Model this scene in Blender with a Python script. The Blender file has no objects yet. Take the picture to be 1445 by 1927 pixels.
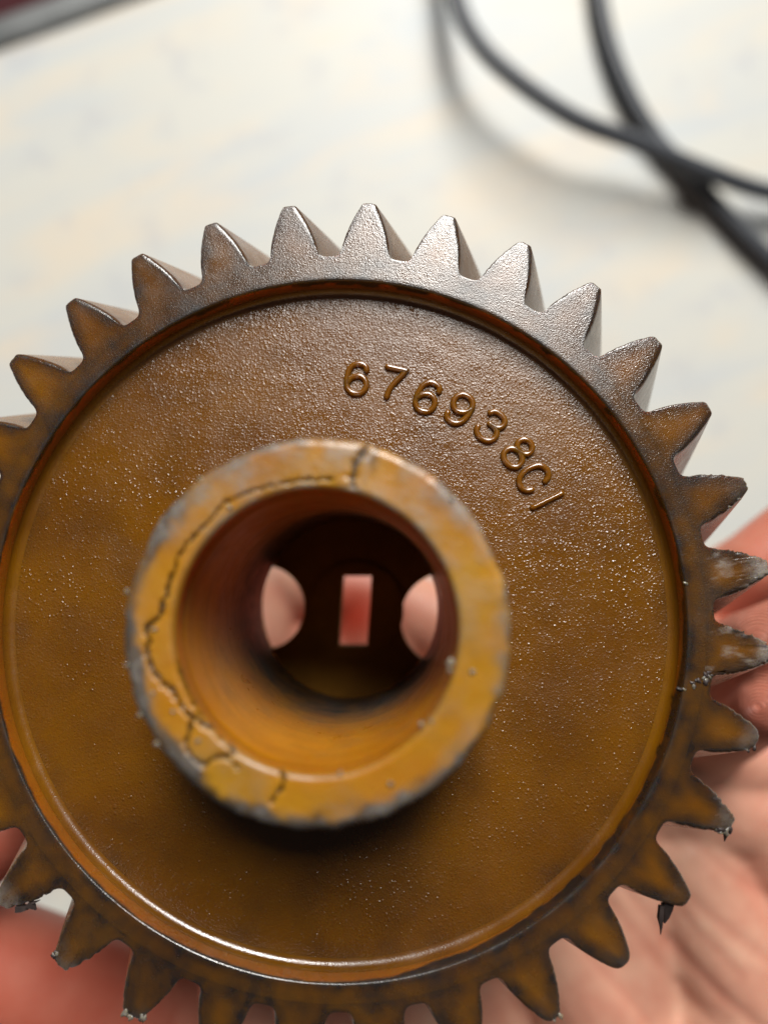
import bpy, bmesh, math, random
import numpy as np
from mathutils import Vector, Matrix, noise as mnoise

random.seed(7)
rng = np.random.default_rng(7)
sc = bpy.context.scene
MM = 0.001

# ------------------------------------------------------------------ camera
# world: table top at z = 0, camera looks straight down, +Y is up in the picture, units are metres
CAM_H = 0.320
F_PX, CX, CY = 1336.0, 722.5, 963.5           # focal length and centre in photograph pixels (1445 wide)
cam_d = bpy.data.cameras.new("camera")
cam = bpy.data.objects.new("camera", cam_d)
sc.collection.objects.link(cam)
cam.location = (0, 0, CAM_H)
cam_d.sensor_fit = 'HORIZONTAL'
cam_d.sensor_width = 36.0
cam_d.lens = 36.0 * F_PX / 1445.0
cam_d.clip_start = 0.005
cam_d.clip_end = 20
cam_d.dof.use_dof = True
cam_d.dof.focus_distance = 0.0935
cam_d.dof.aperture_fstop = cam_d.lens / 3.6     # a 3.6 mm wide aperture
sc.camera = cam

# ------------------------------------------------------------------ light
sc.view_settings.view_transform = 'Standard'
sc.view_settings.look = 'None'
sc.view_settings.exposure = 0.0
sc.view_settings.gamma = 1.0
world = bpy.data.worlds.new("World")
sc.world = world
world.use_nodes = True
wb = world.node_tree.nodes["Background"]
wb.inputs[0].default_value = (0.93, 0.96, 1.0, 1)
wb.inputs[1].default_value = 0.03

def area(name, loc, target, sx, sy, power, col):
    d = bpy.data.lights.new(name, 'AREA')
    d.shape = 'RECTANGLE'; d.size = sx; d.size_y = sy; d.energy = power; d.color = col
    o = bpy.data.objects.new(name, d)
    sc.collection.objects.link(o)
    o.location = loc
    o.rotation_euler = (Vector(target) - Vector(loc)).to_track_quat('-Z', 'Y').to_euler()
    return o

area("window_light", (0.26, 1.76, 1.74), (0, 0, 0.18), 0.72, 1.65, 102.0, (1.0, 0.975, 0.93))

# ------------------------------------------------------------------ helpers
def at(px, py, depth):
    """point (metres) at a depth (mm) in front of the lens"""
    d = depth * MM
    return Vector(((px - CX) / F_PX * d, -(py - CY) / F_PX * d, CAM_H - d))

def link(name, me, mat=None, parent=None):
    o = bpy.data.objects.new(name, me)
    sc.collection.objects.link(o)
    if mat is not None and len(me.materials) == 0:
        me.materials.append(mat)
    if parent is not None:
        o.parent = parent
    return o

def tag(o, label, cat, group=None, kind=None):
    o["label"] = label; o["category"] = cat
    if group: o["group"] = group
    if kind: o["kind"] = kind
    return o

def mesh_from(name, verts, faces, mask=None, smooth=True, sharp=None):
    me = bpy.data.meshes.new(name)
    me.from_pydata([tuple(v) for v in verts], [], faces)
    if smooth:
        me.polygons.foreach_set("use_smooth", [True] * len(me.polygons))
        if sharp: me.set_sharp_from_angle(angle=math.radians(sharp))
    if mask is not None:
        a = me.color_attributes.new("mask", 'FLOAT_COLOR', 'POINT')
        m = np.ones((len(verts), 4), np.float32); m[:, :3] = np.asarray(mask, np.float32)
        a.data.foreach_set("color", m.ravel())
    me.update()
    return me

def fbm(x, y, z, octaves=3):
    return mnoise.fractal((x, y, z), 1.0, 2.0, octaves, noise_basis='PERLIN_ORIGINAL')

def grid_faces(nu, nv, closed_u=False, flip=False):
    """vertex index = iu * nv + iv"""
    f = []
    for i in range(nu if closed_u else nu - 1):
        a, b = i * nv, ((i + 1) % nu) * nv
        for j in range(nv - 1):
            q = (a + j, b + j, b + j + 1, a + j + 1)
            f.append(q[::-1] if flip else q)
    return f

# ------------------------------------------------------------------ materials
class NT:
    def __init__(self, name):
        self.m = bpy.data.materials.new(name); self.m.use_nodes = True
        self.t = self.m.node_tree; self.b = self.t.nodes["Principled BSDF"]
    def n(self, kind, **kw):
        x = self.t.nodes.new(kind)
        for k, v in kw.items():
            if hasattr(x, k): setattr(x, k, v)
        return x
    def l(self, a, b): self.t.links.new(a, b)
    def val(self, sock, v):
        if hasattr(v, "is_output") or hasattr(v, "links"): self.l(v, sock)
        else: sock.default_value = v
    def math(self, op, a, b=0.0, c=None, clamp=False):
        x = self.n('ShaderNodeMath', operation=op, use_clamp=clamp)
        self.val(x.inputs[0], a); self.val(x.inputs[1], b)
        if c is not None: self.val(x.inputs[2], c)
        return x.outputs[0]
    def mix(self, fac, a, b, blend='MIX'):
        x = self.n('ShaderNodeMix', data_type='RGBA', blend_type=blend)
        self.val(x.inputs[0], fac)
        self.val(x.inputs[6], a); self.val(x.inputs[7], b)
        return x.outputs[2]
    def noise(self, vec, scale, detail=2.0, rough=0.5, dist=0.0):
        x = self.n('ShaderNodeTexNoise'); self.l(vec, x.inputs['Vector'])
        x.inputs['Scale'].default_value = scale; x.inputs['Detail'].default_value = detail
        x.inputs['Roughness'].default_value = rough; x.inputs['Distortion'].default_value = dist
        return x.outputs['Fac']
    def ramp(self, fac, lo, hi):
        x = self.n('ShaderNodeMapRange', clamp=True); self.val(x.inputs[0], fac)
        x.inputs[1].default_value = lo; x.inputs[2].default_value = hi
        return x.outputs[0]
    def obj(self): return self.n('ShaderNodeTexCoord').outputs['Object']
    def bump(self, h, strength, dist, prev=None):
        x = self.n('ShaderNodeBump'); self.val(x.inputs['Height'], h)
        self.val(x.inputs['Strength'], strength); x.inputs['Distance'].default_value = dist
        if prev is not None: self.l(prev, x.inputs['Normal'])
        return x.outputs[0]

def plastic(name, base, deep, grain=1.0, rough=0.34, sss=0.4, reach=0.004, spec=0.65, cell=1.0):
    """oiled amber nylon: mask R = grime and painted shade deep in the bore, G = pale scuffing, B = smooth (no moulded grain)"""
    k = NT(name); p = k.obj()
    at_ = k.n('ShaderNodeAttribute', attribute_name="mask")
    sep = k.n('ShaderNodeSeparateColor'); k.l(at_.outputs['Color'], sep.inputs[0])
    R, G, B = sep.outputs
    big = k.noise(p, 60, 3, 0.55)
    mid = k.noise(p, 420, 3, 0.6)
    fine = k.noise(p, 4000 * cell, 1, 0.5)
    col = k.mix(k.ramp(big, 0.35, 0.68), base, deep)
    col = k.mix(k.math('MULTIPLY', k.ramp(fine, 0.45, 0.75), 0.25), col, (0.10, 0.045, 0.012, 1))
    g = k.math('ADD', R, k.math('MULTIPLY', k.math('SUBTRACT', mid, 0.5), k.math('MULTIPLY', R, 0.8)), clamp=True)
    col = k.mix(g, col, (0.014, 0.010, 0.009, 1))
    s = k.math('MULTIPLY', G, k.ramp(k.math('ADD', mid, k.math('MULTIPLY', fine, 0.4)), 0.45, 0.85), clamp=True)
    col = k.mix(s, col, (0.27, 0.235, 0.20, 1))
    k.l(col, k.b.inputs['Base Color'])
    r = k.math('ADD', rough, k.math('MULTIPLY', k.math('SUBTRACT', mid, 0.5), 0.25))
    r = k.math('ADD', r, k.math('MULTIPLY', s, 0.15))
    r = k.math('ADD', r, k.math('MULTIPLY', k.math('SUBTRACT', k.noise(p, 33, 4, 0.65, 0.8), 0.5), 0.45))   # oily smears
    k.l(r, k.b.inputs['Roughness'])
    k.b.inputs['IOR'].default_value = 1.55; k.b.inputs['Specular IOR Level'].default_value = spec
    k.b.inputs['Subsurface Weight'].default_value = sss
    k.b.inputs['Subsurface Radius'].default_value = (1.0, 0.52, 0.07)
    k.b.inputs['Subsurface Scale'].default_value = reach
    vor = k.n('ShaderNodeTexVoronoi', feature='SMOOTH_F1'); k.l(p, vor.inputs['Vector'])
    vor.inputs['Scale'].default_value = 3300 * cell; vor.inputs['Smoothness'].default_value = 0.6
    v2 = k.n('ShaderNodeTexVoronoi', feature='F1'); k.l(p, v2.inputs['Vector']); v2.inputs['Scale'].default_value = 1500
    dot = k.math('MULTIPLY', k.math('SUBTRACT', 1.0, k.ramp(v2.outputs['Distance'], 0.08, 0.36)), k.math('SUBTRACT', 1.0, B, clamp=True))
    h = k.math('SUBTRACT', k.math('ADD', fine, k.math('MULTIPLY', dot, k.math('MULTIPLY', k.ramp(k.noise(p, 95, 3, 0.6), 0.30, 0.68), 1.25))), k.math('MULTIPLY', vor.outputs['Distance'], 0.5))
    st = k.math('MULTIPLY', k.math('SUBTRACT', 1.0, k.math('MULTIPLY', B, 0.88)), grain)
    n1 = k.bump(h, st, 0.000075 / cell)
    n2 = k.bump(mid, k.math('MULTIPLY', k.math('ADD', G, 0.04), 0.5), 0.00025, n1)
    k.l(n2, k.b.inputs['Normal'])
    return k.m

M_WEB = plastic("amber_nylon", (0.178, 0.066, 0.0015, 1), (0.130, 0.045, 0.0018, 1), 0.9, 0.26, cell=1.2)
M_RIM = plastic("amber_nylon_rim", (0.200, 0.076, 0.0015, 1), (0.125, 0.042, 0.002, 1), 1.0, 0.25, spec=0.95, cell=1.5)
M_TEXT = plastic("moulded_number_nylon", (0.200, 0.074, 0.0015, 1), (0.150, 0.052, 0.0018, 1), 0.2, 0.15, spec=0.9)
M_WALL = plastic("clean_nylon_painted_glow", (0.30, 0.10, 0.002, 1), (0.22, 0.068, 0.002, 1), 0.8, 0.30, 0.9, 0.007)  # cleaner wall, its colour also raised to imitate glow through the plastic
M_HUB = plastic("worn_yellow_nylon", (0.46, 0.235, 0.006, 1), (0.42, 0.165, 0.004, 1), 0.35, 0.36, 0.4, 0.004)
M_BORE = plastic("polished_bore_nylon", (0.55, 0.215, 0.004, 1), (0.44, 0.15, 0.003, 1), 0.10, 0.36, 1.0, 0.008, 0.3)
M_PLATE = plastic("lightened_plate_nylon", (0.34, 0.15, 0.015, 1), (0.22, 0.09, 0.010, 1), 0.3, 0.8, 0.0, 0.004, 0.12)  # end plate: base colour lightened to make up for light missing down the bore
M_CRUMB = plastic("nylon_crumb", (0.26, 0.21, 0.15, 1), (0.15, 0.12, 0.09, 1), 0.5, 0.3)

def m_dark():
    k = NT("black_plastic_shred"); p = k.obj()
    k.l(k.mix(k.noise(p, 900), (0.012, 0.010, 0.010, 1), (0.07, 0.05, 0.045, 1)), k.b.inputs['Base Color'])
    k.b.inputs['Roughness'].default_value = 0.4
    return k.m
M_DARK = m_dark()

def m_skin(pads):
    k = NT("skin"); p = k.obj()
    a = k.noise(p, 55, 4, 0.6); b = k.noise(p, 260, 3, 0.6); f = k.noise(p, 1500, 2, 0.5)
    col = k.mix(k.ramp(a, 0.38, 0.62), (0.66, 0.37, 0.26, 1), (0.57, 0.255, 0.175, 1))
    col = k.mix(k.math('MULTIPLY', k.ramp(b, 0.5, 0.75), 0.35), col, (0.66, 0.36, 0.25, 1))
    at_ = k.n('ShaderNodeAttribute', attribute_name="mask")
    sep = k.n('ShaderNodeSeparateColor'); k.l(at_.outputs['Color'], sep.inputs[0])
    col = k.mix(k.math('MULTIPLY', sep.outputs[0], 0.4), col, (0.42, 0.13, 0.085, 1))
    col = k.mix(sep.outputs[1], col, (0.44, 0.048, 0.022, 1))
    k.l(col, k.b.inputs['Base Color'])
    k.b.inputs['Roughness'].default_value = 0.46
    k.b.inputs['IOR'].default_value = 1.4
    k.b.inputs['Subsurface Weight'].default_value = 0.22
    k.b.inputs['Subsurface Radius'].default_value = (1.0, 0.32, 0.18)
    k.b.inputs['Subsurface Scale'].default_value = 0.003
    # friction ridges run round the finger pads
    dmin = None
    for c in pads:
        v = k.n('ShaderNodeVectorMath', operation='DISTANCE'); k.l(p, v.inputs[0]); v.inputs[1].default_value = c
        dmin = v.outputs['Value'] if dmin is None else k.math('MINIMUM', dmin, v.outputs['Value'])
    warped = k.math('ADD', k.math('MULTIPLY', dmin, 2 * math.pi / 0.00062), k.math('MULTIPLY', k.noise(p, 190, 1), 16.0))
    ridge = k.math('SINE', warped)
    near = k.math('SUBTRACT', 1.0, k.ramp(dmin, 0.006, 0.013))
    n1 = k.bump(ridge, k.math('MULTIPLY', near, 0.9), 0.00018)
    n2 = k.bump(k.math('ADD', f, b), 0.35, 0.0003, n1)
    k.l(n2, k.b.inputs['Normal'])
    return k.m

def m_table():
    k = NT("pale_marbled_laminate"); p = k.obj()
    mp = k.n('ShaderNodeMapping'); k.l(p, mp.inputs[0])
    mp.inputs['Scale'].default_value = (1.0, 4.2, 1.0)
    v = mp.outputs[0]
    a = k.noise(v, 6.5, 4, 0.6, 0.6); b = k.noise(v, 9.0, 4, 0.6, 0.8); c = k.noise(p, 42, 3, 0.6)
    col = k.mix(k.ramp(a, 0.44, 0.66), (0.64, 0.635, 0.58, 1), (0.565, 0.595, 0.60, 1))
    col = k.mix(k.math('MULTIPLY', k.ramp(b, 0.50, 0.66), 0.75), col, (0.73, 0.64, 0.51, 1))
    col = k.mix(k.math('MULTIPLY', k.ramp(c, 0.56, 0.70), 0.5), col, (0.50, 0.51, 0.53, 1))
    k.l(col, k.b.inputs['Base Color'])
    k.b.inputs['Roughness'].default_value = 0.5
    return k.m

def m_plain(name, c0, c1, scale, rough, metal=0.0):
    k = NT(name); p = k.obj()
    n = k.noise(p, scale, 3, 0.6)
    k.l(k.mix(n, c0, c1), k.b.inputs['Base Color'])
    k.l(k.math('ADD', rough, k.math('MULTIPLY', n, 0.15)), k.b.inputs['Roughness'])
    k.b.inputs['Metallic'].default_value = metal
    return k.m

# ------------------------------------------------------------------ setting: floor, table, cable
fl = mesh_from("floor", [(-3, -3, -0.74), (3, -3, -0.74), (3, 3, -0.74), (-3, 3, -0.74)], [(0, 1, 2, 3)], smooth=False)
fo = link("floor", fl, m_plain("dark_maroon_carpet", (0.045, 0.006, 0.010, 1), (0.09, 0.016, 0.02, 1), 300, 0.8))
fo["kind"] = "structure"

# the table's far edge runs across the upper left corner of the view
e0 = at(0, 84, 320); e1 = at(245, -5, 320)
ed = (e1 - e0).normalized(); en = Vector((ed.y, -ed.x, 0))       # along the edge, and inward over the table
table = bpy.data.objects.new("table", None); sc.collection.objects.link(table)
table.location = e0 + ed * 0.16 + en * 0.35
table.location.z = 0
table.rotation_euler = (0, 0, math.atan2(ed.y, ed.x))
tag(table, "pale marbled table top with grey edging under the hand and cable", "table")
TW, TD = 0.62, 0.35
bm = bmesh.new()
r = bmesh.ops.create_cube(bm, size=1)
bmesh.ops.scale(bm, vec=(TW * 2, TD * 2, 0.028), verts=bm.verts)
bmesh.ops.translate(bm, vec=(0, 0, -0.014), verts=bm.verts)
me = bpy.data.meshes.new("tabletop"); bm.to_mesh(me); bm.free()
link("tabletop", me, m_table(), table)
bm = bmesh.new()
# rounded metal strip along each side of the top, standing a little proud of it
prof = [(0.0005, -0.030), (0.0005, 0.0005), (-0.0015, 0.0018), (0.002, 0.0030), (0.008, 0.0030), (0.0115, 0.0005), (0.0115, -0.030)]
loops = []
for sx, sy in ((-1, -1), (1, -1), (1, 1), (-1, 1)):
    loops.append([bm.verts.new((sx * (TW + o_), sy * (TD + o_), z)) for o_, z in prof])
for i in range(4):
    a, b = loops[i], loops[(i + 1) % 4]
    for j in range(len(prof) - 1):
        bm.faces.new((a[j], b[j], b[j + 1], a[j + 1]))
bmesh.ops.recalc_face_normals(bm, faces=bm.faces)
me = bpy.data.meshes.new("metal_edging"); bm.to_mesh(me); bm.free()
link("metal_edging", me, m_plain("grey_metal", (0.20, 0.21, 0.21, 1), (0.30, 0.31, 0.31, 1), 60, 0.35, 0.6), table)

def catmull(pts, n):
    out = []
    P = [pts[0]] + list(pts) + [pts[-1]]
    for i in range(1, len(P) - 2):
        p0, p1, p2, p3 = P[i - 1:i + 3]
        for k_ in range(n):
            t = k_ / n
            out.append(0.5 * ((2 * p1) + (p2 - p0) * t + (2 * p0 - 5 * p1 + 4 * p2 - p3) * t * t + (3 * p1 - p0 - 3 * p2 + p3) * t ** 3))
    out.append(P[-2])
    return out

def tube(path, rad, seg=16):
    V, Fc = [], []
    prev = None
    for i, p in enumerate(path):
        t = (path[min(i + 1, len(path) - 1)] - path[max(i - 1, 0)]).normalized()
        a = prev if prev is not None else t.orthogonal()
        a = (a - t * a.dot(t)).normalized(); prev = a
        b = t.cross(a)
        for s in range(seg):
            w = 2 * math.pi * s / seg
            V.append(p + (a * math.cos(w) + b * math.sin(w)) * rad)
    n = len(path)
    for i in range(n - 1):
        for s in range(seg):
            Fc.append((i * seg + s, i * seg + (s + 1) % seg, (i + 1) * seg + (s + 1) % seg, (i + 1) * seg + s))
    Fc.append(tuple(range(seg))[::-1]); Fc.append(tuple((n - 1) * seg + s for s in range(seg)))
    return V, Fc

CR = 0.0039
cable_px = [(820, -330, 302), (838, -150, 301), (858, -10, 299), (893, 70, 297), (960, 140, 296), (1080, 222, 297), (1200, 268, 301),
            (1330, 322, 305), (1450, 362, 309), (1600, 385, 313), (1760, 430, 315), (1850, 540, 315), (1800, 640, 315), (1660, 640, 315),
            (1540, 565, 315), (1440, 478, 315), (1370, 408, 315), (1295, 325, 314.6), (1235, 262, 315), (1180, 170, 315), (1140, 60, 315), (1120, -80, 315), (1120, -330, 315)]
V, Fc = tube(catmull([at(*p) for p in cable_px], 12), CR)
cab = link("cable", mesh_from("cable", V, Fc), m_plain("black_cable_jacket", (0.050, 0.056, 0.068, 1), (0.078, 0.084, 0.096, 1), 120, 0.34))
tag(cab, "black cable looped across itself on the pale table", "cable")

# ------------------------------------------------------------------ gear frame
GC = np.array([(629.0 - CX) / F_PX * 91.5, (1162.3 - CY) / F_PX * 91.5, 91.5])      # centre of the rim face, camera axes (mm)
gn = np.array([0.032, 0.084, 1.0]); gn /= np.linalg.norm(gn)
gu = np.array([1.0, 0, 0]) - gn * gn[0]; gu /= np.linalg.norm(gu)
gv = np.cross(gn, gu)
ZF = 35.0                                                    # rim face above the rear end of the hub (mm)
base = GC + gn * ZF
def c2w(v): return Vector((v[0], -v[1], -v[2]))
gear = bpy.data.objects.new("gear", None); sc.collection.objects.link(gear)
X, Y, Z = c2w(gu), c2w(-gv), c2w(-gn)
gear.matrix_world = Matrix(((X.x, Y.x, Z.x, base[0] * MM), (X.y, Y.y, Z.y, -base[1] * MM), (X.z, Y.z, Z.z, CAM_H - base[2] * MM), (0, 0, 0, 1)))
tag(gear, "worn amber plastic helical gear with cracked hub held in the hand", "gear")

def px_on(px, py, z):
    """where the sight line through a photograph pixel meets the gear plane at local height z (mm)"""
    rdir = np.array([(px - CX) / F_PX, (py - CY) / F_PX, 1.0])
    c = base - gn * z
    t = (c @ gn) / (rdir @ gn)
    p = rdir * t - c
    return float(p @ gu), float(-(p @ gv))

def gear_part(name, V, Fc, mask, mat, sharp=38):
    V = np.asarray(V, float) * MM
    return link(name, mesh_from(name, V, Fc, mask, True, sharp), mat, gear)

def densify(pts, step):
    out = [np.array(pts[0], float)]
    for a, b in zip(pts[:-1], pts[1:]):
        a, b = np.array(a, float), np.array(b, float)
        n = max(1, int(math.ceil(np.linalg.norm(b - a) / step)))
        for i in range(1, n + 1): out.append(a + (b - a) * i / n)
    return np.array(out)

def lathe(prof, nseg, fn=None, flip=False):
    """prof: (n, 2) r, z in mm; fn(r, z, ang, x, y, j) -> dr, dz, mask"""
    V, Mk = [], []
    for i in range(nseg):
        w = 2 * math.pi * i / nseg; c, s = math.cos(w), math.sin(w)
        for j, (r_, z_) in enumerate(prof):
            dr, dz, m = fn(r_, z_, w, r_ * c, r_ * s, j) if fn else (0, 0, (0, 0, 0))
            V.append(((r_ + dr) * c, (r_ + dr) * s, z_ + dz)); Mk.append(m)
    return V, grid_faces(nseg, len(prof), True, flip), Mk

def arc(cx, cz, r_, a0, a1, n):
    return [(cx + r_ * math.cos(math.radians(a0 + (a1 - a0) * i / n)), cz + r_ * math.sin(math.radians(a0 + (a1 - a0) * i / n))) for i in range(n + 1)]

def sstep(a, b, x):
    t = min(1, max(0, (x - a) / (b - a))); return t * t * (3 - 2 * t)

N_T = 32
R_TIP, R_ROOT, R_SEAM, R_PITCH = 55.9, 48.3, 47.3, 52.3
PHI = 0.078
PITCH = 2 * math.pi / N_T
HELIX = 0.0063                                                # rad per mm of depth, clockwise going back
Z_BACK = ZF - 20.0
Z_WEB = ZF - 3.0

# ---- rim: ring inside the teeth, recess wall and back
PER = 18                                                      # seam steps per tooth
rim_rot = math.pi / 2 - PHI + PITCH / 2
def rim_fn(r_, z_, w, x, y, j):
    g = 0.0
    x, y = x * math.cos(rim_rot) - y * math.sin(rim_rot), x * math.sin(rim_rot) + y * math.cos(rim_rot)
    n = fbm(x * 0.35, y * 0.35, z_ * 0.5)
    if z_ > ZF - 6:
        if r_ > 45.0:   # top face
            g = 0.62 + 0.25 * n + 0.25 * sstep(46.0, 45.0, r_)
        else:           # wall: black grime hangs under the edge, cleaner orange with painted glow below
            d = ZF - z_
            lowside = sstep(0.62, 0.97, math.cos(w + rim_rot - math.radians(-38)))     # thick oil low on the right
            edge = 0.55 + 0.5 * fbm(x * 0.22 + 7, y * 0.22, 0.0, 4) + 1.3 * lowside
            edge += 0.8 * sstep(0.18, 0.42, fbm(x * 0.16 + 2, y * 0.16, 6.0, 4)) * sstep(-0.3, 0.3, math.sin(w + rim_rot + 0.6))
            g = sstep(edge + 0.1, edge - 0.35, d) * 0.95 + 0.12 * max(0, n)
    return 0, 0, (min(1, max(0, g)), 0.05 * (r_ < 45.3 and z_ > ZF - 0.5), 0.58 if r_ > 45 else 0.7)
prof = [(R_SEAM, ZF)] + [(46.7, ZF), (46.1, ZF), (45.5, ZF), (45.15, ZF)] + arc(45.15, ZF - 0.28, 0.28, 90, 180, 4)[1:]
prof += [(44.84, ZF - 0.55), (44.8, ZF - 0.8), (44.75, ZF - 1.05), (44.7, ZF - 1.3), (44.65, ZF - 1.55), (44.6, ZF - 1.8)]
prof += arc(43.45, Z_WEB + 1.15, 1.15, 10, -90, 8)[1:]
n_rim = N_T * PER
V, Fc, Mk = lathe(prof, n_rim, rim_fn)
a_ = rim_rot
V = [(x * math.cos(a_) - y * math.sin(a_), x * math.sin(a_) + y * math.cos(a_), z) for x, y, z in V]
rim = gear_part("rim", V, Fc, Mk, M_RIM, 50)
rim.data.materials.append(M_WALL)
for p in rim.data.polygons:
    if (Z_WEB + 1.1) * MM < p.center.z < (ZF - 0.35) * MM: p.material_index = 1

# ---- web: the recessed disc, plus its back
def web_fn(r_, z_, w, x, y, j):
    n = fbm(x * 0.12, y * 0.12, 3.1, 4)
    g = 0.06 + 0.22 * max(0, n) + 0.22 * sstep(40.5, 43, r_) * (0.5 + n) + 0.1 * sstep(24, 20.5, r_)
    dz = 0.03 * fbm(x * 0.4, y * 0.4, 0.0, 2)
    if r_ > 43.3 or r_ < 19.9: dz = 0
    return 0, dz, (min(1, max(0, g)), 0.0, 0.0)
prof = [(43.45, Z_WEB)] + [(43.45 - (43.45 - 21.4) * i / 60, Z_WEB) for i in range(1, 61)] + arc(21.4, Z_WEB + 1.4, 1.4, -90, -180, 5)[1:]
V, Fc, Mk = lathe(prof, 320, web_fn)
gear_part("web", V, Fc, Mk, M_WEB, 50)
def plain_fn(g, s, b):
    return lambda r_, z_, w, x, y, j: (0, 0, (g * (1 + 0.5 * fbm(x * .2, y * .2, z_ * .2)), s, b))
prof = [(19.9, 22.0), (43.6, 22.0), (44.6, 21.0), (44.6, Z_BACK + .2), (44.8, Z_BACK), (R_SEAM, Z_BACK)]
V, Fc, Mk = lathe(densify(prof, 1.5), 192, plain_fn(0.2, 0, 0.3))
gear_part("web_back", V, Fc, Mk, M_WEB, 40)

# ---- teeth
def tooth_profile(tip_soft=0, wear=0.0):
    alpha = math.radians(22); rb = R_PITCH * math.cos(alpha)
    inv = lambda a: math.tan(a) - a
    half = lambda r_: math.pi / (2 * N_T) * 0.985 + inv(alpha) - inv(math.acos(min(1, rb / r_)))
    th, rr = [-PITCH / 2], [R_ROOT]
    th.append(-half(rb) - 0.003); rr.append(R_ROOT)
    for i in range(12):
        r_ = rb + 0.1 + (R_TIP - wear - rb - 0.1) * i / 11
        th.append(-half(r_)); rr.append(r_)
    th = th + [-t for t in th[::-1]]; rr = rr + rr[::-1]
    P = np.array([(r_ * math.sin(t), r_ * math.cos(t)) for t, r_ in zip(th, rr)])
    P = densify(P, 0.14)
    def smooth(P, n, w=None):
        for _ in range(n):
            Q = P.copy(); Q[1:-1] = 0.25 * P[:-2] + 0.5 * P[1:-1] + 0.25 * P[2:]
            P = Q if w is None else P + (Q - P) * w[:, None]
        return P
    rad = np.hypot(P[:, 0], P[:, 1])
    wroot = np.clip((50.3 - rad) / 1.0, 0, 1)
    P = smooth(P, 34, wroot)
    wtip = np.clip((rad - 53.6) / 1.0, 0, 1)
    P = smooth(P, 3 + tip_soft, wtip)
    # resample evenly
    d = np.r_[0, np.cumsum(np.linalg.norm(np.diff(P, axis=0), axis=1))]
    s = np.linspace(0, d[-1], 73)
    return np.c_[np.interp(s, d, P[:, 0]), np.interp(s, d, P[:, 1])]

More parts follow.
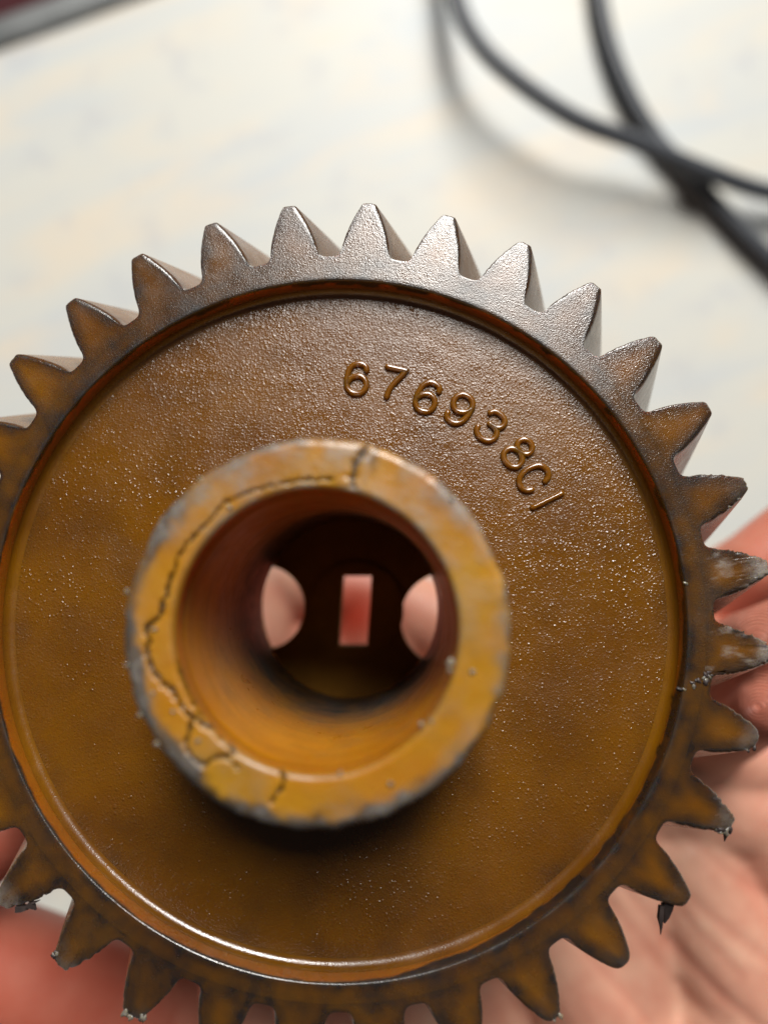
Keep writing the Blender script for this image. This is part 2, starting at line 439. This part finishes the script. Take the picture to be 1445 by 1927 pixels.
TIPS = {}
def build_tooth(k):
    soft = {9: 75, 12: 60, 10: 26, 13: 24, 19: 20, 18: 22, 11: 14, 8: 14, 20: 16}.get(k, 3)
    wear = {9: 0.5, 12: 0.35, 18: 0.5, 19: 0.3}.get(k, 0.0)
    chewed = {6: 0.22, 7: 0.30, 8: 0.34, 9: 0.16, 10: 0.26, 19: 0.28, 20: 0.34, 18: 0.16, 13: 0.12, 4: 0.09, 3: 0.10, 2: 0.08}.get(k, 0.05)
    P = tooth_profile(soft, wear); n = len(P)
    T = np.gradient(P, axis=0); T /= np.linalg.norm(T, axis=1)[:, None]
    Nrm = np.c_[-T[:, 1], T[:, 0]]                            # outward (profile runs left to right)
    rad = np.hypot(P[:, 0], P[:, 1])
    jag = np.array([fbm(k * 9.7, i * 0.42, 1.3, 3) for i in range(n)])
    lock = np.clip((rad - 48.6) / 1.5, 0, 1)
    Pf = P - Nrm * (np.abs(jag) * chewed * 1.6 * lock)[:, None]  # nibbled front edge
    rot = PHI + k * PITCH
    def place(p, z):
        w = rot + HELIX * (ZF - z)                            # clockwise from up
        c, s = math.cos(w), math.sin(w)
        return (p[0] * c + p[1] * s, -p[0] * s + p[1] * c, z)
    TIPS[k] = [place(Pf[i], ZF - 0.15) for i in range(n)]
    V, Mk = [], []
    ths = np.linspace(-PITCH / 2, PITCH / 2, n)
    inner = np.c_[R_SEAM * np.sin(ths), R_SEAM * np.cos(ths)]
    ins = 0.22
    Pin = Pf - Nrm * ins * (0.25 + 0.75 * lock)[:, None]
    Pin[0, 0], Pin[-1, 0] = P[0, 0] * (np.hypot(*Pin[0]) / rad[0]), P[-1, 0] * (np.hypot(*Pin[-1]) / rad[-1])
    rows = 11
    fe = lambda p: fbm(p[0] * .3 + k * 5, p[1] * .3, 0.7, 3)
    hard = {6: .15, 7: .8, 8: .9, 9: .3, 10: .4, 19: .3, 20: .5}.get(k, 0.05)
    clean = 0.55 if k in (-3, -2, -1, 0, 1, 2, 3) else 0.42 if k in (14, 15, 16, 17, 18, 19) else 0.7 if k in (13, 20, -7, -8) else 1.0
    for i in range(n):
        for j in range(rows):                                 # front face, from the seam outwards
            t = j / (rows - 1)
            p = inner[i] * (1 - t) + Pin[i] * t
            d = np.min(np.hypot(*(Pin - p).T))                # distance to the worn outline
            core = sstep(0.4, 2.3, d) * sstep(46.9, 50.2, np.hypot(*p)) * clean
            gx = place(p, ZF)
            g = 0.62 + 0.25 * fbm(gx[0] * 0.35, gx[1] * 0.35, ZF * 0.5) - 0.62 * core
            g += 0.16 * (11 <= k <= 20) + 0.10 * (6 <= k <= 10)
            g = max(g, 0.92 * sstep(1.25, 0.0, d))
            rr_ = np.hypot(*p)
            sc_ = hard * sstep(52.3, 55.0, rr_ + 1.2 * fe(p)) + 0.06 * sstep(0.25, 0.0, d)
            if k in (7, 8): sc_ = max(sc_, 0.6 * sstep(0.3, 0.55, fbm(p[0] * .7, p[1] * .35, k, 3)) )
            z = ZF - (0.25 * hard * max(0, fbm(p[0] * 1.1, p[1] * 1.1, k, 2)) * sstep(50, 53, rr_))
            if j == rows - 1: z = ZF - 0.02
            if j == 0: z = ZF
            V.append(place(p, z)); Mk.append((min(1, max(0, g)), min(1, sc_), 0.58))
        zs = [ZF - 0.25, ZF - 1.0, ZF - 2.5, ZF - 5, ZF - 7.5, ZF - 10, ZF - 12.5, ZF - 15, ZF - 17.5, Z_BACK + 0.2, Z_BACK]
        for q, z in enumerate(zs):
            mixf = max(0, 1 - (ZF - z) / 2.0)
            p = P[i] * (1 - mixf) + Pf[i] * mixf
            if q == len(zs) - 1: p = P[i] - Nrm[i] * 0.2
            V.append(place(p, z)); Mk.append((0.6 * mixf + 0.05, 0.08, 0.8))
        for t in (0.5, 1.0):                                  # back face
            p = P[i] * (1 - t) + inner[i] * t
            V.append(place(p, Z_BACK)); Mk.append((0.2, 0, 0.5))
    rowlen = rows + len(zs) + 2
    gear_part("tooth", V, grid_faces(n, rowlen, False, True), Mk, M_RIM, 42)
for k in range(N_T):
    build_tooth(k if k <= 24 else k - 32)

# ---- hub
R_HUB, R_BORE, Z_HUB = 20.0, 14.55, ZF + 19.0
z3 = lambda x, y: (200 + x / 1.80625, 780 + y / 1.80625)       # reading marks off an enlarged view of the hub
z7 = lambda x, y: (220 + x / 4.013, 1080 + y / 4.013)
cracks = [
    (0.27, [z7(*p) for p in [(400, 20), (378, 120), (345, 230), (310, 330), (262, 372), (222, 396), (215, 440), (240, 500), (222, 565), (238, 655), (268, 735), (310, 790),
             (350, 838), (405, 872), (470, 980), (540, 1080), (610, 1122), (690, 1170)]]),
    (0.24, [z7(*p) for p in [(690, 1150), (780, 1230), (850, 1285), (882, 1350), (800, 1383), (725, 1402), (655, 1450), (585, 1402), (520, 1320), (535, 1215), (560, 1125)]]),
    (0.12, [z7(*p) for p in [(800, 1383), (860, 1420), (910, 1472)]]),
    (0.26, [z7(*p) for p in [(460, 660), (500, 820), (570, 960), (700, 1140), (850, 1270)]]),
    (0.13, [z3(*p) for p in [(215, 590), (240, 490), (270, 440), (335, 375), (400, 300), (470, 268), (560, 240), (660, 222), (770, 220)]]),
    (0.42, [z3(*p) for p in [(885, 92), (870, 130), (850, 165), (835, 205), (840, 240)]]),
    (0.22, [z3(*p) for p in [(590, 1212), (604, 1240), (598, 1268), (560, 1320)]]),
]
segs = []
for wd, pl in cracks:
    q = [px_on(px, py, Z_HUB) for px, py in pl]
    q = [np.array(v) for v in q]
    for a, b in zip(q[:-1], q[1:]): segs.append((a, b, wd))
SA = np.array([s[0] for s in segs]); SB = np.array([s[1] for s in segs]); SW = np.array([s[2] for s in segs])
def crack_at(x, y):
    x, y = x + 0.22 * fbm(x * 1.9, y * 1.9, 4.0, 3), y + 0.22 * fbm(x * 1.9, y * 1.9, 9.0, 3)
    p = np.array((x, y)); d = SB - SA
    t = np.clip(((p - SA) * d).sum(1) / (d * d).sum(1), 0, 1)
    dist = np.hypot(*(SA + d * t[:, None] - p).T)
    return float(np.max(np.exp(-(dist / (SW * (0.8 + 0.7 * fbm(x * 1.3, y * 1.3, 2.0, 2)))) ** 2)))
chip_a = np.array(px_on(*z3(905, 120), Z_HUB)); chip_b = np.array(px_on(*z3(880, 250), Z_HUB))
glow = [np.array(px_on(*z3(930, 190), Z_HUB))]
def hub_fn(r_, z_, w, x, y, j):
    n = fbm(x * 0.30, y * 0.30, 1.7, 4); n2 = fbm(x * 0.11 + 3, y * 0.11, 5.0, 3)
    g = s = 0.0; dr = dz = 0.0; b = 0.3
    if z_ > Z_HUB - 2.2 and r_ > 14.4:
        top = sstep(Z_HUB - 1.3, Z_HUB - 0.3, z_)
        c = crack_at(x, y) if z_ > Z_HUB - 0.9 else 0
        halo = sstep(17.0, 19.2, r_ + 1.2 * n2)
        dz = -0.55 * c * top
        out = sstep(18.0, 19.5, r_ + 1.1 * n + 0.5 * math.cos(w - 3.6))
        inn = sstep(15.3, 14.75, r_ - 0.25 * n)
        s += 0.0
        g = max(1.0 * c, 0.06 + 0.25 * max(0, n2) + 0.34 * halo * (0.5 + n))
        g = max(g, 1.0 * out * (0.85 + 0.5 * n2 + 0.25 * math.cos(w - 4.1)), 0.35 * inn)
        s = 0.30 * out * (0.6 + n) + 0.22 * halo + 0.3 * max(0, n2 + 0.05) + 0.45 * inn * max(0, math.sin(w + 0.4) + 0.1)
        # hazy scuffed upper part of the end face
        s += 0.62 * sstep(0.1, 0.95, math.sin(w + 0.25)) * (0.5 + 0.8 * n)
        dz += 0.05 * n * top + 0.08 * n2
        dr = (0.30 * fbm(x * .35, y * .35, 8.0, 3)) * sstep(18.5, 20, r_)
        # broken out chip at the top of the end face
        p = np.array((x, y))
        d = chip_b - chip_a; u_ = float((p - chip_a) @ d / (d @ d)); L = np.array((d[1], -d[0])); L = L / np.linalg.norm(L)
        side = -float((p - chip_a) @ L)
        hit = sstep(-0.1, 0.35, side + .3 * n) * sstep(5.0, 1.8, side + 1.2 * n2) * sstep(15.3, 16.6, r_ + .9 * n) * (y > 0) * sstep(Z_HUB - 3, Z_HUB - 1.0, z_)
        dz -= 0.05 * hit
        s *= 1 - 0.95 * hit; g = max(g * (1 - 0.6 * hit * (1 - c)), 0.75 * hit * sstep(1.3, 0.1, side + 0.3 * n) * sstep(16.0, 19.0, r_))
    else:
        g = 0.25 + 0.35 * max(0, n)
    return dr, dz, (min(1, max(0, g)), min(1, max(0, s)), b)
# bore wall
def bore_fn(r_, z_, w, x, y, j):
    n = fbm(x * .2, y * .2, z_ * .25, 3)
    streak = fbm(w * 1.2, 0.3, z_ * 1.1, 3)
    g = 0.06 + 0.22 * max(0, streak) + 0.80 * sstep(36, 19, z_) + 0.2 * max(0, n)  # deep end darkened through the mask, as painted shade inside the bore
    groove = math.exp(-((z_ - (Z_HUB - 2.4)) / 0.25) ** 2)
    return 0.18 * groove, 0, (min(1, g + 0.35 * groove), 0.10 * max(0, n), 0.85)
prof = [(R_HUB, Z_WEB + 1.35)] + [(R_HUB, Z_WEB + 1.4 + (Z_HUB - 2.2 - Z_WEB - 1.4) * i / 12) for i in range(1, 13)]
prof += [(R_HUB, Z_HUB - 1.6)] + arc(R_HUB - 1.0, Z_HUB - 1.0, 1.0, 0, 90, 8)
prof += [(19.0 - (19.0 - 15.2) * i / 34, Z_HUB) for i in range(1, 35)] + arc(15.2, Z_HUB - 0.65, 0.65, 90, 180, 7)[1:]
n_face = len(prof)
prof += [tuple(p) for p in densify([(14.53, Z_HUB - 0.9), (14.35, Z_HUB - 3), (14.3, 11.3), (14.5, 11.0), (16.9, 11.0), (17.0, 10.7), (17.0, 0.0)], 0.8)]
prof += [tuple(p) for p in densify([(17.3, 0.0), (20.4, 0.0), (21.0, 0.6), (21.0, 10.0), (20.0, 22.0), (R_HUB - 0.05, Z_WEB + 1.3)], 2.0)]
rear_fn = plain_fn(0.25, 0, 0.4)
V, Fc, Mk = lathe(prof, 720, lambda r_, z_, w, x, y, j: hub_fn(r_, z_, w, x, y, j) if j < n_face else (bore_fn if r_ < 17.1 else rear_fn)(r_, z_, w, x, y, j))
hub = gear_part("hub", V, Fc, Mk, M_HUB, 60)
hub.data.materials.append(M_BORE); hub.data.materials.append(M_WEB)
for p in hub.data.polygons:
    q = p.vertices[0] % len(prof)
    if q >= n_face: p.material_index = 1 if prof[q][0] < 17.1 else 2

# ---- end plate with two round openings and a slot
def ring_pts(cx_, cy_, r_, n): return [(cx_ + r_ * math.cos(2 * math.pi * i / n), cy_ + r_ * math.sin(2 * math.pi * i / n)) for i in range(n)]
def plate(name, loops, z0, z1, mat):
    cu = bpy.data.curves.new(name + "_outline", 'CURVE'); cu.dimensions = '2D'; cu.fill_mode = 'BOTH'
    cu.extrude = (z1 - z0) / 2 * MM
    for pts in loops:
        sp = cu.splines.new('POLY'); sp.points.add(len(pts) - 1); sp.use_cyclic_u = True
        for p, (x, y) in zip(sp.points, pts): p.co = (x * MM, y * MM, 0, 1)
    tmp = bpy.data.objects.new("outline", cu); sc.collection.objects.link(tmp)
    dg = bpy.context.evaluated_depsgraph_get()
    me = bpy.data.meshes.new_from_object(tmp.evaluated_get(dg)); me.name = name
    bpy.data.objects.remove(tmp); bpy.data.curves.remove(cu)
    me.transform(Matrix.Translation((0, 0, (z0 + z1) / 2 * MM)))
    me.materials.clear()
    a = me.color_attributes.new("mask", 'FLOAT_COLOR', 'POINT')
    a.data.foreach_set("color", [0.2, 0.0, 0.9, 1.0] * len(me.vertices))
    return link(name, me, mat, gear)
sx, sy = px_on(668, 1150, 4)
slot_l = [px_on(x, y, 4) for x, y in ((645, 1084), (699, 1084), (697, 1130), (691, 1216), (637, 1216), (641, 1150))]
lw, rw = px_on(495, 1143, 3), px_on(842, 1166, 3)
def clip(pts, rmax=16.3):
    return [(x * min(1, rmax / math.hypot(x, y)), y * min(1, rmax / math.hypot(x, y))) for x, y in pts]
plate("end_plate", [ring_pts(0, 0, 16.95, 128), clip(ring_pts(lw[0], lw[1], 7.3, 64)), clip(ring_pts(rw[0], rw[1], 8.1, 64)), slot_l], 0.6, 3.4, M_PLATE)
bx_, by_ = px_on(671, 1147, 4)
plate("boss", [ring_pts(bx_, by_, 8.1, 80), slot_l], 3.402, 4.4, M_PLATE)

# ---- raised part number
GLYPH = {
    '6': [[(.66, .80), (.62, .93), (.45, 1.0), (.25, .97), (.10, .82), (.04, .60), (.03, .38), (.08, .16), (.22, .03), (.38, .0), (.55, .04), (.67, .18), (.69, .34), (.62, .50), (.47, .59), (.28, .57), (.13, .46), (.05, .32)]],
    '7': [[(.02, .98), (.36, .98), (.66, .98)], [(.66, .98), (.56, .80), (.42, .58), (.30, .36), (.24, .15), (.23, .0)]],
    '9': [[(.04, .20), (.08, .07), (.25, .0), (.45, .03), (.60, .18), (.66, .40), (.67, .62), (.62, .84), (.48, .97), (.32, 1.0), (.15, .96), (.03, .82), (.01, .66), (.08, .50), (.23, .41), (.42, .43), (.57, .54), (.65, .68)]],
    '3': [[(.04, .84), (.13, .96), (.30, 1.0), (.50, .97), (.62, .86), (.63, .71), (.54, .59), (.36, .545), (.26, .54)], [(.34, .545), (.54, .51), (.66, .39), (.67, .22), (.57, .07), (.38, .0), (.20, .01), (.06, .10), (.01, .22)]],
    '8': [[(.35, .54), (.18, .60), (.09, .74), (.13, .90), (.27, .995), (.42, .995), (.56, .91), (.61, .76), (.53, .61), (.35, .54), (.14, .47), (.03, .31), (.05, .13), (.20, .01), (.36, -.01), (.55, .03), (.67, .16), (.67, .33), (.56, .47), (.35, .54)]],
    'C': [[(.66, .76), (.60, .90), (.46, .99), (.30, .99), (.14, .90), (.05, .72), (.02, .50), (.05, .28), (.14, .10), (.30, .01), (.46, .01), (.60, .10), (.66, .24)]],
    '1': [[(.35, 1.0), (.35, .5), (.35, .0)]],
}
CH_H, HW, RISE = 4.15, 0.45, 0.62
def build_char(ch, px, py):
    x0, y0 = px_on(px, py, Z_WEB)
    ang = math.atan2(x0, y0) + (0.05 if ch in 'C1' else 0.0)
    ca, sa = math.cos(-ang), math.sin(-ang)
    V, Fc, Mk = [], [], []
    prof = [(math.cos(math.pi * i / 10), math.sin(math.pi * i / 10) ** 0.8) for i in range(11)]
    for stroke in GLYPH[ch]:
        pts = [Vector(((x - .35) * CH_H * 0.98, (y - .5) * CH_H, 0)) for x, y in stroke]
        path = catmull(pts, 6)
        b0 = len(V); n = len(path)
        rows = []
        t0 = (path[1] - path[0]).normalized(); t1 = (path[-1] - path[-2]).normalized()
        for q in (90, 65, 40, 18): rows.append((path[0] - t0 * HW * math.sin(math.radians(q)), t0, max(0.04, math.cos(math.radians(q)))))
        for i in range(n): rows.append((path[i], (path[min(i + 1, n - 1)] - path[max(i - 1, 0)]).normalized(), 1.0))
        for q in (18, 40, 65, 90): rows.append((path[-1] + t1 * HW * math.sin(math.radians(q)), t1, max(0.04, math.cos(math.radians(q)))))
        for p, t, sc_ in rows:
            nx, ny = -t.y, t.x
            for c, h in prof:
                lx, ly = p.x + nx * c * HW * sc_, p.y + ny * c * HW * sc_
                V.append((x0 + lx * ca - ly * sa, y0 + lx * sa + ly * ca, Z_WEB - 0.03 + RISE * h * sc_ ** .7))
                Mk.append((0.8 * (1 - h) ** 1.3 + 0.05, 0.0, 0.97))
        Fc += [tuple(b0 + i for i in f) for f in grid_faces(len(rows), len(prof), False, False)]
    gear_part("letter" if ch == 'C' else "digit", V, Fc, Mk, M_TEXT, None)
for ch, px, py in (('6', 671, 713), ('7', 741, 721), ('6', 803, 747), ('9', 866, 771), ('3', 924, 803), ('8', 975, 852), ('C', 1003, 899), ('1', 1029, 942)):
    build_char(ch, px, py)

# ---- crumbs and shreds of torn plastic stuck to the gear
def crumb(px, py, z, size, mat, stretch=1.0, name="plastic_crumb", seed=0):
    x, y = px_on(px, py, z)
    bm = bmesh.new(); bmesh.ops.create_icosphere(bm, subdivisions=2, radius=size)
    w = seed * 2.399
    V = []
    for v in bm.verts:
        q = 1 + 0.45 * fbm(v.co.x / size * .9 + seed * 3.1, v.co.y / size * .9, v.co.z / size * .9, 2)
        c = v.co * q
        c = Vector((c.x * stretch, c.y, c.z * 0.8))
        V.append((x + c.x * math.cos(w) - c.y * math.sin(w), y + c.x * math.sin(w) + c.y * math.cos(w), z + c.z))
    Fc = [tuple(v.index for v in f.verts) for f in bm.faces]; bm.free()
    gear_part(name, V, Fc, [(0.08, 0.25, 0.4)] * len(V), mat, None)
hub_crumbs = [(372, 895, .30), (296, 973, .22), (229, 1112, .26), (230, 1253, .28), (255, 1350, .26), (288, 1406, .30), (735, 1476, .30), (848, 1247, .42), (846, 1262, .3),
              (888, 1265, .28), (792, 1362, .26), (812, 1358, .2), (590, 1562, .2), (728, 1538, .22), (795, 1497, .26), (918, 1368, .26), (956, 1270, .22), (290, 1185, .26),
              (288, 1305, .2), (325, 1340, .18), (372, 1395, .22), (432, 955, .28), (575, 1072, .0), (850, 940, .24), (640, 1455, .2)]
for i, (px, py, s_) in enumerate(hub_crumbs):
    if i < 6 or 12 <= i <= 16: px, py = 597 + (px - 597) * 0.975, 1189 + (py - 1189) * 0.975
    if s_ > 0: crumb(px, py, Z_HUB - (0.5 if i < 6 or i in (12, 13, 14, 15, 16) else -0.02), s_, M_CRUMB, 1.0 + 0.5 * random.random(), seed=i)
def lump(x, y, z, size, mat, seed):
    bm = bmesh.new(); bmesh.ops.create_icosphere(bm, subdivisions=2, radius=size)
    w = seed * 2.399; V = []
    for v in bm.verts:
        q = 1 + 0.75 * fbm(v.co.x / size * 1.1 + seed * 3.1, v.co.y / size * 1.1, v.co.z / size * 1.1, 3)
        c = Vector((v.co.x * q * 1.5, v.co.y * q * 0.9, v.co.z * q * 0.7))
        V.append((x + c.x * math.cos(w) - c.y * math.sin(w), y + c.x * math.sin(w) + c.y * math.cos(w), z + c.z))
    Fc = [tuple(v.index for v in f.verts) for f in bm.faces]; bm.free()
    gear_part("plastic_crumb", V, Fc, [(0.15, 0.3, 0.3)] * len(V), mat, None)
# crushed plastic clinging to worn tooth tips: tooth, span of its outline, how many
for k, lo, hi, cnt, sz in ((10, 37, 46, 12, .30), (18, 30, 40, 9, .26), (17, 31, 39, 5, .22), (9, 40, 46, 4, .18), (13, 33, 38, 4, .22), (19, 40, 50, 6, .24), (6, 44, 54, 5, .16)):
    for q in range(cnt):
        t = TIPS[k][int(rng.integers(lo, hi))]
        lump(t[0] + rng.normal(0, .12), t[1] + rng.normal(0, .12), t[2] + rng.normal(0, .08), sz * (0.6 + 0.7 * rng.random()), M_CRUMB if rng.random() < .6 else M_DARK, int(rng.integers(1000)))
# a scrape of torn plastic across the rim at the right
for q in range(16):
    u_ = rng.random()
    x, y = px_on(1284 + 50 * u_ + rng.normal(0, 5), 1306 - 36 * u_ + rng.normal(0, 6), ZF)
    lump(x, y, ZF - 0.05, 0.16 + 0.2 * rng.random(), M_CRUMB if rng.random() < .4 else M_DARK, int(rng.integers(1000)))
x, y = px_on(1290, 1098, ZF); lump(x, y, ZF, .2, M_CRUMB, 5)

def shred(pts, width, name="plastic_shred", depth=0.5):
    """a ragged torn flake: a thin wedge through given pixels at heights z (mm)"""
    P = [np.array((*px_on(px, py, z), z)) for px, py, z in pts]
    V, Fc = [], []
    n = len(P)
    for i, p in enumerate(P):
        t = P[min(i + 1, n - 1)] - P[max(i - 1, 0)]; t /= np.linalg.norm(t)
        sd = np.cross(t, (0, 0, 1)); sd /= np.linalg.norm(sd)
        w = width[i]
        for a, b in ((-1, -.5), (1, -.5), (.7, .5), (-.7, .5)): V.append(p + sd * a * w + np.array((0, 0, b * depth * min(1, w * 3))))
    for i in range(n - 1):
        for s_ in range(4): Fc.append((i * 4 + s_, i * 4 + (s_ + 1) % 4, i * 4 + 4 + (s_ + 1) % 4, i * 4 + 4 + s_))
    Fc += [(3, 2, 1, 0), tuple((n - 1) * 4 + s_ for s_ in range(4))]
    gear_part(name, V, Fc, [(0.9, 0.1, 0.3)] * len(V), M_DARK, 30)
shred([(1258, 1700, 34), (1257, 1712, 33.6), (1254, 1726, 33.2), (1250, 1738, 33)], [.9, .72, .4, .1])
shred([(1245, 1705, 34), (1243, 1728, 33.8), (1244, 1745, 33.6), (1243, 1760, 33.5)], [.35, .40, .18, .04])
shred([(1362, 1560, 34.6), (1366, 1572, 34.4), (1363, 1584, 34.2)], [.4, .25, .05])
shred([(52, 1703, 34.7), (62, 1707, 34.5), (68, 1713, 34.4)], [.5, .35, .08])
shred([(60, 1700, 34.7), (68, 1698, 34.6), (76, 1694, 34.5)], [.2, .12, .04])
shred([(30, 1712, 34.7), (40, 1711, 34.6), (52, 1709, 34.5)], [.5, .5, .3])

# ------------------------------------------------------------------ hand
HB = []                                                       # closed tapered pieces, fused into one skin below
def capsule(a, b, ra, rb, flat=None):
    """tapered capsule between two points (metres)"""
    d = b - a; L = d.length
    t = d.normalized(); u_ = t.orthogonal().normalized(); v_ = t.cross(u_)
    rings = []
    for q in (-75, -50, -25, 0): rings.append((a + t * ra * math.sin(math.radians(q)), ra * math.cos(math.radians(q))))
    for i in range(1, 5): rings.append((a + d * i / 5, ra + (rb - ra) * i / 5))
    for q in (0, 25, 50, 75): rings.append((b + t * rb * math.sin(math.radians(q)), rb * math.cos(math.radians(q))))
    n0 = len(HV)
    for c, r_ in rings:
        for s_ in range(20):
            w = 2 * math.pi * s_ / 20
            HV.append(c + (u_ * math.cos(w) + v_ * math.sin(w)) * r_)
    for i in range(len(rings) - 1):
        for s_ in range(20):
            HF.append((n0 + i * 20 + s_, n0 + i * 20 + (s_ + 1) % 20, n0 + (i + 1) * 20 + (s_ + 1) % 20, n0 + (i + 1) * 20 + s_))
    HF.append(tuple(n0 + s_ for s_ in range(20))[::-1]); HF.append(tuple(n0 + (len(rings) - 1) * 20 + s_ for s_ in range(20)))
HV, HF = [], []
def chain(*pts):
    for p, q in zip(pts[:-1], pts[1:]):
        capsule(at(*p[:3]), at(*q[:3]), p[3] * MM, q[3] * MM)
# fingers (pixel x, y, depth mm, radius mm) from knuckle to tip
chain((480, 1080, 190, 11), (430, 900, 178, 9.0), (470, 760, 166, 8.2), (540, 690, 154, 7.0))          # index, under the gear
chain((930, 1220, 186, 10.5), (1220, 1185, 156, 8.2), (1420, 1066, 138, 7.0), (1570, 935, 136, 6.6))     # middle
chain((1080, 1360, 172, 10.2), (1270, 1275, 150, 7.0), (1390, 1222, 130, 6.2), (1436, 1200, 120, 5.5), (1560, 1150, 116, 5.3))   # ring
chain((1180, 1470, 158, 9.6), (1330, 1400, 148, 6.8), (1410, 1352, 130, 5.9), (1448, 1332, 119, 5.3), (1560, 1290, 116, 5.0))    # little
# palm
chain((700, 1120, 188, 10.5), (800, 2350, 168, 17)); chain((930, 1220, 186, 10.5), (900, 2400, 168, 18))
chain((1080, 1360, 172, 10.2), (1020, 2400, 168, 18)); chain((1180, 1470, 158, 9.6), (1150, 2400, 166, 17))
chain((700, 1120, 188, 10.5), (930, 1220, 186, 10.5), (1080, 1360, 172, 10.2), (1180, 1470, 158, 9.6))
chain((800, 1330, 188, 12), (1000, 1500, 166, 13)); chain((480, 1080, 190, 11), (700, 1120, 188, 10.5)); chain((480, 1080, 190, 11), (420, 1500, 162, 14), (520, 1850, 160, 18))
chain((1280, 1600, 158, 12), (1400, 1850, 158, 16), (1300, 2150, 162, 19))                               # heel on the little finger side
chain((1010, 1700, 162, 14), (1180, 1950, 163, 17)); chain((800, 1500, 163, 12), (880, 1950, 166, 16))
chain((600, 1250, 188, 13), (760, 1700, 165, 15), (700, 2000, 166, 17)); chain((500, 1500, 163, 13), (620, 1950, 164, 16))
chain((1180, 1470, 158, 11), (1420, 1520, 158, 12.5), (1560, 1750, 158, 15), (1400, 2150, 160, 18)); chain((1300, 1430, 156, 9), (1560, 1420, 156, 10))
# ball of the thumb, thumb
chain((700, 2350, 166, 20), (480, 2060, 158, 18), (330, 1960, 150, 15.5), (110, 1868, 138, 12.2), (-190, 1740, 128, 9.8), (-60, 1600, 123, 8.4), (0, 1560, 122, 7.4))
# wrist and forearm
chain((820, 2400, 168, 19), (860, 2900, 172, 21)); chain((1080, 2400, 168, 19), (1060, 2900, 172, 21)); chain((960, 2900, 172, 24), (930, 4300, 190, 30))
hm = mesh_from("hand_blocks", HV, HF, smooth=False)
tmp = bpy.data.objects.new("blocks", hm); sc.collection.objects.link(tmp)
md = tmp.modifiers.new("fuse", 'REMESH'); md.mode = 'VOXEL'; md.voxel_size = 0.0011
md = tmp.modifiers.new("smooth", 'SMOOTH'); md.factor = 0.5; md.iterations = 5
dg = bpy.context.evaluated_depsgraph_get()
hme = bpy.data.meshes.new_from_object(tmp.evaluated_get(dg)); hme.name = "hand"
bpy.data.objects.remove(tmp); bpy.data.meshes.remove(hm)
nv = len(hme.vertices)
co = np.empty(nv * 3, np.float32); hme.vertices.foreach_get("co", co); co = co.reshape(-1, 3)
no = np.empty(nv * 3, np.float32); hme.vertex_normals.foreach_get("vector", no); no = no.reshape(-1, 3)
# palm creases: polylines across the palm, pressed in
px_co = np.c_[co[:, 0] / (CAM_H - co[:, 2]) * F_PX + CX, -co[:, 1] / (CAM_H - co[:, 2]) * F_PX + CY]
creases = [([(1080, 1560), (1160, 1650), (1250, 1760), (1340, 1860), (1460, 1960)], 9, 1.1), ([(1210, 1590), (1300, 1690), (1380, 1760), (1480, 1830)], 8, 0.8),
           ([(1020, 1690), (1110, 1800), (1200, 1900), (1270, 1990)], 9, 0.9), ([(1150, 1700), (1230, 1800), (1320, 1900), (1400, 1980)], 7, 0.6),
           ([(1280, 1560), (1370, 1640), (1470, 1700)], 8, 0.9), ([(1240, 1660), (1310, 1750), (1400, 1840)], 6, .5), ([(880, 1780), (980, 1900), (1060, 2000)], 8, .7),
           ([(700, 1250), (640, 1450), (640, 1700), (720, 1950)], 12, 1.0), ([(420, 1800), (330, 1900), (300, 2000)], 8, .6), ([(520, 1100), (560, 1160), (620, 1230)], 10, .8)]
cm = np.zeros(nv)
disp = np.zeros(nv)
wob = np.array([fbm(p[0] * 60, p[1] * 60, p[2] * 60, 2) for p in co])
for pl, wd, dp in creases:
    best = np.full(nv, 1e9)
    for a, b in zip(pl[:-1], pl[1:]):
        a, b = np.array(a, float), np.array(b, float); d = b - a
        t = np.clip(((px_co - a) @ d) / (d @ d), 0, 1)
        best = np.minimum(best, np.hypot(*(a + d * t[:, None] - px_co).T))
    g = np.exp(-((best + wob * 6) / wd) ** 2)
    disp -= g * dp * 0.38 * MM; cm = np.maximum(cm, g)
face_up = np.clip(no[:, 2] * 2, 0, 1)
co2 = co + no * (disp * face_up + wob * 0.0003)[:, None]
hme.vertices.foreach_set("co", co2.astype(np.float32).ravel())
hme.polygons.foreach_set("use_smooth", [True] * len(hme.polygons))
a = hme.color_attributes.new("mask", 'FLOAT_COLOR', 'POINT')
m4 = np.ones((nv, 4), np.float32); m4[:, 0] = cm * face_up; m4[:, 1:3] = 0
m4[:, 1] = np.exp(-(np.hypot(px_co[:, 0] - 668, px_co[:, 1] - 1160) / 85) ** 2) * face_up          # painted red for light glowing through the flesh behind the slot
m4[:, 1] = np.maximum(m4[:, 1], 0.5 * np.clip((px_co[:, 0] - 1300) / 60, 0, 1) * np.clip((1440 - px_co[:, 1]) / 50, 0, 1))     # finger tips are redder than the palm, deepened further in place of shade
m4[:, 1] = np.maximum(m4[:, 1], 0.68 * np.clip((480 - px_co[:, 0]) / 200, 0, 1) * np.clip((px_co[:, 1] - 1450) / 80, 0, 1))  # thumb side painted dark red in place of shade
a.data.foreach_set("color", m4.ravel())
hme.update(); hme.materials.clear()
pads = [tuple(at(1425, 1215, 116)), tuple(at(1425, 1330, 115))]
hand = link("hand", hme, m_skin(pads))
tag(hand, "bare open hand holding the amber gear from beneath", "hand")
